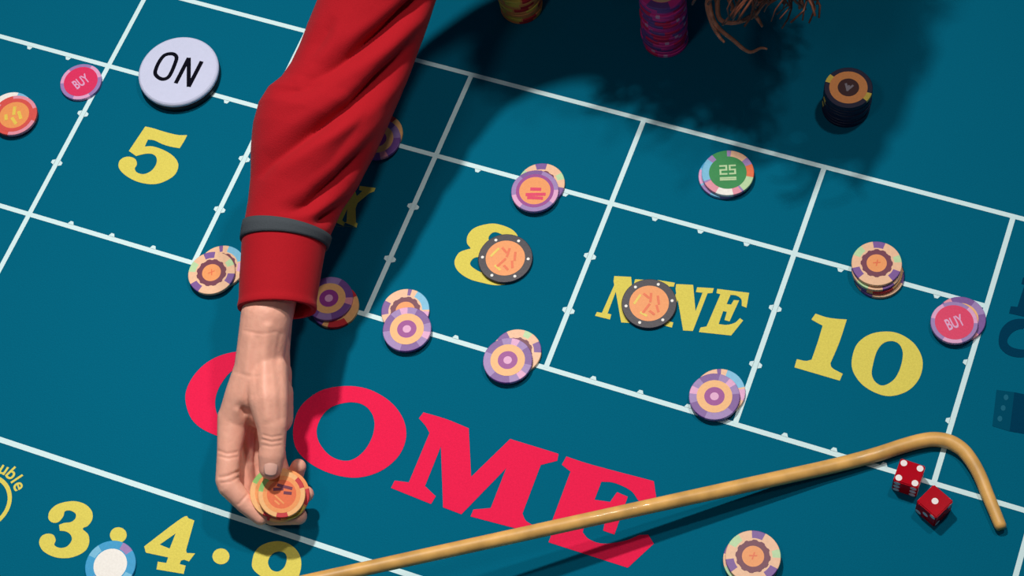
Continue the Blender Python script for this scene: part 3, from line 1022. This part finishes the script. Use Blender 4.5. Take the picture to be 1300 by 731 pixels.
def interp(vals, t):
    t = max(0, min(len(vals) - 1.0001, t))
    i = int(t)
    u = t - i
    p0 = vals[max(i - 1, 0)]
    p1, p2 = vals[i], vals[i + 1]
    p3 = vals[min(i + 2, len(vals) - 1)]
    return 0.5 * ((p1 * 2) + (p2 - p0) * u + (p0 * 2 - p1 * 5 + p2 * 4 - p3) * u * u + (p1 * 3 - p0 - p2 * 3 + p3) * u ** 3)


# (polyline in photo pixels, depth m, half width px, ridge height m)
FOLDS = [([(575, -40), (532, 5), (488, 41), (450, 68), (418, 89), (380, 108)], .0110, 10, .0020),
         ([(410, 104), (380, 113), (345, 118)], .0030, 9, .001),
         ([(540, 30), (528, 56), (510, 78), (483, 104), (450, 134), (389, 170), (343, 203), (325, 224), (318, 250)], .0095, 10, .0020),
         ([(485, 165), (462, 195), (434, 225), (393, 259), (355, 276), (326, 283)], .0060, 9, .0018),
         ([(447, 255), (410, 280), (372, 302)], .0050, 8, .002),
         ([(425, 20), (404, 55), (388, 80)], .0020, 8, .001),
         ([(490, 110), (455, 160), (420, 205), (380, 232)], .0015, 9, .001)]


def fold_disp(px, py):
    tot = 0.0
    P = Vector((px, py))
    for pl, depth, wd, ridge in FOLDS:
        best = None
        L = [Vector(q) for q in pl]
        acc, total = 0.0, sum((b - a).length for a, b in zip(L, L[1:]))
        for a, b in zip(L, L[1:]):
            ab = b - a
            t = max(0, min(1, (P - a).dot(ab) / ab.length_squared))
            c = a + ab * t
            d = P - c
            if best is None or d.length < best[0]:
                side = ab.x * d.y - ab.y * d.x
                best = (d.length, 1 if side > 0 else -1, (acc + t * ab.length) / total)
            acc += ab.length
        dist, side, tt = best
        fade = min(1, tt / 0.3 + 0.05) * min(1, (1 - tt) / 0.42)
        tot -= 1.35 * depth * fade * math.exp(-(dist / wd) ** 1.35)
        off = dist - wd * 1.9
        tot += ridge * fade * math.exp(-(off / (wd * 0.9)) ** 2) * (1.0 if side < 0 else 0.6)
    return tot


NS, NA = 260, 160


frame_cache = {}


def sleeve_frame(t):
    key = round(t, 4)
    if key not in frame_cache:
        c = interp(axis_pts, t)
        d = (interp(axis_pts, t + 0.3) - interp(axis_pts, t - 0.3)).normalized()
        v = (CAM - c).normalized()
        s = d.cross(v).normalized()
        u = s.cross(d).normalized()
        cp = Vector(to_px(c))
        sp_ = Vector(to_px(c + s * 0.02)) - cp
        k = sp_.length / 0.02
        n = sp_.normalized()
        rr = (reach(cp, n, RIGHT) or 80) / k
        rl = (reach(cp, -n, LEFT) or 80) / k
        frame_cache[key] = (c, s, u, rr, rl)
    return frame_cache[key]


def sleeve_point(t, a, extra=0.0, folds=True):
    t = t + 0.10 * math.cos(a) * math.exp(-max(0, t - 1) / 1.2)
    c, s, u, rr, rl = sleeve_frame(t)
    n = s * math.cos(a) + u * math.sin(a)
    p = c + s * math.cos(a) * (rr if math.cos(a) > 0 else rl) + u * math.sin(a) * (rr + rl) * 0.47
    disp = extra
    if folds:
        face = n.dot((CAM - p).normalized())
        w = max(0, min(1, (face - 0.1) / 0.5)) * max(0, min(1, (t - 3.35) / 0.3))
        if w > 0:
            x, y = to_px(p)
            if y > -30:
                disp += fold_disp(x, y) * w
        disp += 0.0008 * min(1, t / 4) * noise.noise(Vector((p.x * 30, p.y * 30, p.z * 30)))
    return p + n * disp


verts, faces = [], []
tmax = len(AXIS) - 1
ts = []
for i in range(NS):
    ts.append(1.0 + 9.0 * i / (NS - 25) if i < NS - 24 else 10.0 + (tmax - 10.0) * (i - (NS - 25)) / 24.0)
# inner hem first, then out and up
for k, (t, e) in enumerate([(1.55, -0.0035), (1.02, -0.0030), (1.0, -0.0012)]):
    for j in range(NA):
        verts.append(sleeve_point(t, j * math.tau / NA, e))
for t in ts:
    hem = 0.0010 * math.exp(-((t - 1.08) / 0.12) ** 2)
    for j in range(NA):
        verts.append(sleeve_point(t, j * math.tau / NA, hem))
for i in range(len(verts) // NA - 1):
    for j in range(NA):
        k = (j + 1) % NA
        faces.append((i * NA + j, i * NA + k, (i + 1) * NA + k, (i + 1) * NA + j))
sleeve = link('shirt_sleeve', pydata('shirt_sleeve', verts, faces), M_SHIRT, person, True)
child_world(sleeve)
sleeve['label'] = 'creased red shirt sleeve'
# grey band near the cuff
verts, faces = [], []
BSK = 0.06
prof = [(2.93, 0.0002), (2.935, 0.0016), (3.0, 0.0018), (3.15, 0.0018), (3.295, 0.0016), (3.30, 0.0002)]
for t, e in prof:
    for j in range(NA):
        verts.append(sleeve_point(t + BSK * math.cos(j * math.tau / NA), j * math.tau / NA, e))
for i in range(len(prof) - 1):
    for j in range(NA):
        k = (j + 1) % NA
        faces.append((i * NA + j, i * NA + k, (i + 1) * NA + k, (i + 1) * NA + j))
band = link('cuff_band', pydata('cuff_band', verts, faces), M_BAND, sleeve, True)
band.matrix_parent_inverse = Matrix.Identity(4)
band['label'] = 'dark grey band around the cuff'

# ---- shoulders, neck and head of the dealer leaning in, unseen, invented to cast the shadow on the felt
sh = interp(axis_pts, tmax)
B = Blob()
head_c = Vector((0.430, 0.495, 0.335))
neck = Vector((0.50, 0.62, 0.47))
shL = Vector((0.74, 0.64, 0.49))
B.chain([(sh, .058), (Vector((0.44, 0.55, 0.52)), .068), (Vector((0.56, 0.66, 0.55)), .085), (Vector((0.67, 0.66, 0.53)), .070), (shL, .058)])
B.chain([(Vector((0.47, 0.62, 0.48)), .08), (Vector((0.49, 0.74, 0.30)), .10)])
B.chain([(Vector((0.65, 0.67, 0.48)), .08), (Vector((0.64, 0.76, 0.30)), .10)])
B.chain([(Vector((0.565, 0.68, 0.50)), .09), (Vector((0.565, 0.80, 0.24)), .12)])
B.chain([(shL, .055), (Vector((0.80, 0.74, 0.30)), .045), (Vector((0.81, 0.75, 0.22)), .042)])
torso = link('unseen_torso', B.build('unseen_torso', 0.005, 6, M_SHIRT), M_SHIRT, person, True)
child_world(torso)
torso['label'] = 'unseen red shirt over the leaning shoulders, added for its shadow'
Tr = Blob()
for sx in (0.49, 0.65):
    Tr.bone((0.565 + (sx - .565) * .6, 0.82, 0.20), (sx, 0.85, -0.10), .10, .085, 20)
    Tr.bone((sx, 0.85, -0.10), (sx, 0.84, -0.70), .082, .055, 30)
    Tr.bone((sx, 0.80, -0.715), (sx, 0.90, -0.715), .033, .033, 8)
trousers = link('trousers', Tr.build('trousers', 0.008, 4, None, 2), mat('black_cloth', (24, 24, 28), 0.9), person, True)
child_world(trousers)
Hd = Blob()
fwd = Vector((0, -0.80, -0.60)).normalized()       # where the face looks: down at the felt
upv = Vector((0, -0.60, 0.80)).normalized()
sid = Vector((1, 0, 0))
hp = lambda s, u, w: head_c + sid * s + upv * u + fwd * w
Hd.bone(hp(0, .035, -.025), hp(0, .035, .02), .078, .072)
Hd.bone(hp(0, -.02, .02), hp(0, -.075, .045), .060, .040)
Hd.bone(hp(0, .0, .082), hp(0, -.028, .104), .008, .012)
for s in (-1, 1):
    Hd.bone(hp(.03 * s, -.025, .062), hp(.045 * s, -.02, .03), .024, .026)
    Hd.bone(hp(.076 * s, .0, -.01), hp(.078 * s, -.03, -.005), .012, .010)
    Hd.bone(hp(.02 * s, .018, .080), hp(.042 * s, .018, .070), .010, .009)
Hd.bone(hp(-.02, -.058, .076), hp(.02, -.058, .076), .010, .010)
Hd.bone(hp(0, -.03, -.02), neck + Vector((0, .03, -.01)), .052, .055)
unseen_head = link('unseen_head', Hd.build('unseen_head', 0.003, 4, M_SKIN), M_SKIN, person, True)  # unseen head, invented with the torso for the shadow below
child_world(unseen_head)

# hair: curling locks hanging from the crown
rh = random.Random(11)
hv, hf = [], []


def lock(root, tip, amp, turns, r0, phase, seg=5, n=26):
    pts, rad_ = [], []
    root, tip = Vector(root), Vector(tip)
    ax = (tip - root).normalized()
    s = ax.cross(Vector((0.3, 0.9, 0.1))).normalized()
    t = ax.cross(s)
    for i in range(n):
        k = i / (n - 1)
        bow = Vector((0, 0, 0.03 * math.sin(math.pi * k)))
        A = amp * min(1, k * 2.2)
        ph = phase + turns * math.tau * k
        pts.append(root.lerp(tip, k) + bow + (s * math.cos(ph) + t * math.sin(ph)) * A)
        rad_.append(r0 * (1 - 0.65 * k ** 2))
    v_, f_ = tube('h', pts, rad_, seg, None)
    k0 = len(hv)
    hv.extend(v_)
    hf.extend([tuple(i + k0 for i in q_) for q_ in f_])


# close curls all around the skull
for i in range(700):
    th, ph = rh.uniform(0, math.tau), rh.uniform(0.0, 1.0)
    d = Vector((math.cos(th) * math.sin(ph * 2.3), math.sin(th) * math.sin(ph * 2.3), math.cos(ph * 2.3)))
    w = sid * d.x + fwd * d.y + upv * d.z
    if w.dot(fwd) > 0.60 and w.dot(upv) < 0.55 and abs(w.dot(sid)) < 0.6:
        continue
    root = head_c + upv * .035 + w * .078
    tip = root + w * rh.uniform(.02, .06) + Vector((rh.uniform(-.03, .03), rh.uniform(-.02, .02), -rh.uniform(.02, .10)))
    lock(root, tip, rh.uniform(.005, .011), rh.uniform(1, 3), rh.uniform(.0028, .0045), rh.uniform(0, 6.28), seg=4, n=14)
# long hanging curls whose ends reach into the picture (photo point, height)
for i in range(330):
    ex, ey = rh.uniform(890, 1040), rh.uniform(-130, 34)
    if ey > 8 and ex < 925:
        ey -= 30
    if i < 120:
        ex, ey = rh.uniform(760, 1060), rh.uniform(-150, -35)
    ez = rh.uniform(.10, .19)
    tip = at(ex, ey, ez)
    root = Vector((tip.x * 0.75 + head_c.x * 0.25 + rh.uniform(-.02, .02), head_c.y - rh.uniform(.03, .10), head_c.z + rh.uniform(-.03, .03)))
    lock(root, tip, rh.uniform(.006, .014), rh.uniform(3, 6), rh.uniform(.0016, .0030), rh.uniform(0, 6.28), seg=4, n=40)
# the thick low fringe of curls above the felt
for i in range(420):
    tip = Vector((rh.uniform(.375, .585), rh.uniform(.268, .37), 0))
    tip.z = rh.uniform(.155, .22) + max(0, .30 - tip.y) * 0.6
    x, y = to_px(tip)
    if y > -22:
        tip.z += (y + 22) / 850.0
    root = Vector((tip.x * 0.7 + head_c.x * 0.3, head_c.y - rh.uniform(.05, .11), head_c.z + rh.uniform(-.03, .04)))
    lock(root, tip, rh.uniform(.006, .012), rh.uniform(2, 4), rh.uniform(.0024, .0042), rh.uniform(0, 6.28), seg=4, n=26)
hair = link('hair', pydata('hair', hv, hf), M_HAIR, person, True)
child_world(hair)
# stray curls drooping lowest
hv2, hf2 = [], []
curls = [[(899, -20, .12), (901, 8, .115), (907, 28, .11), (917, 40, .105), (930, 50, .10), (944, 62, .098), (954, 66, .097), (966, 61, .098), (974, 62, .099)],
         [(912, -20, .12), (911, 8, .115), (914, 24, .112), (926, 29, .11), (942, 27, .112), (958, 20, .115), (966, 10, .12), (975, 0, .125)],
         [(922, -20, .12), (926, 0, .117), (930, 8, .115), (928, 14, .114)],
         [(905, -20, .12), (898, 5, .115), (904, 30, .108), (913, 46, .104), (920, 54, .101)],
         [(935, -20, .13), (950, -4, .125), (970, 2, .12), (990, -2, .12)],
         [(955, 14, .116), (962, 24, .112), (968, 34, .110)],
         [(1010, -20, .12), (1016, 0, .115), (1015, 12, .112)]]
for c in curls:
    pts = spline3([at(*q_) for q_ in c], 6)
    n = len(pts)
    v_, f_ = tube('h', pts, [0.0021 * (1 - 0.6 * (i / n) ** 2) for i in range(n)], 6, None)
    k0 = len(hv2)
    hv2.extend(v_)
    hf2.extend([tuple(i + k0 for i in q_) for q_ in f_])
st = link('stray_curl', pydata('stray_curl', hv2, hf2), mat('lit_hair', (182, 118, 92), 0.45, 0.2, 200, 0.0, 0.4), hair, True)  # same hair in a paler colour, standing in for light on the strands
st.matrix_parent_inverse = Matrix.Identity(4)
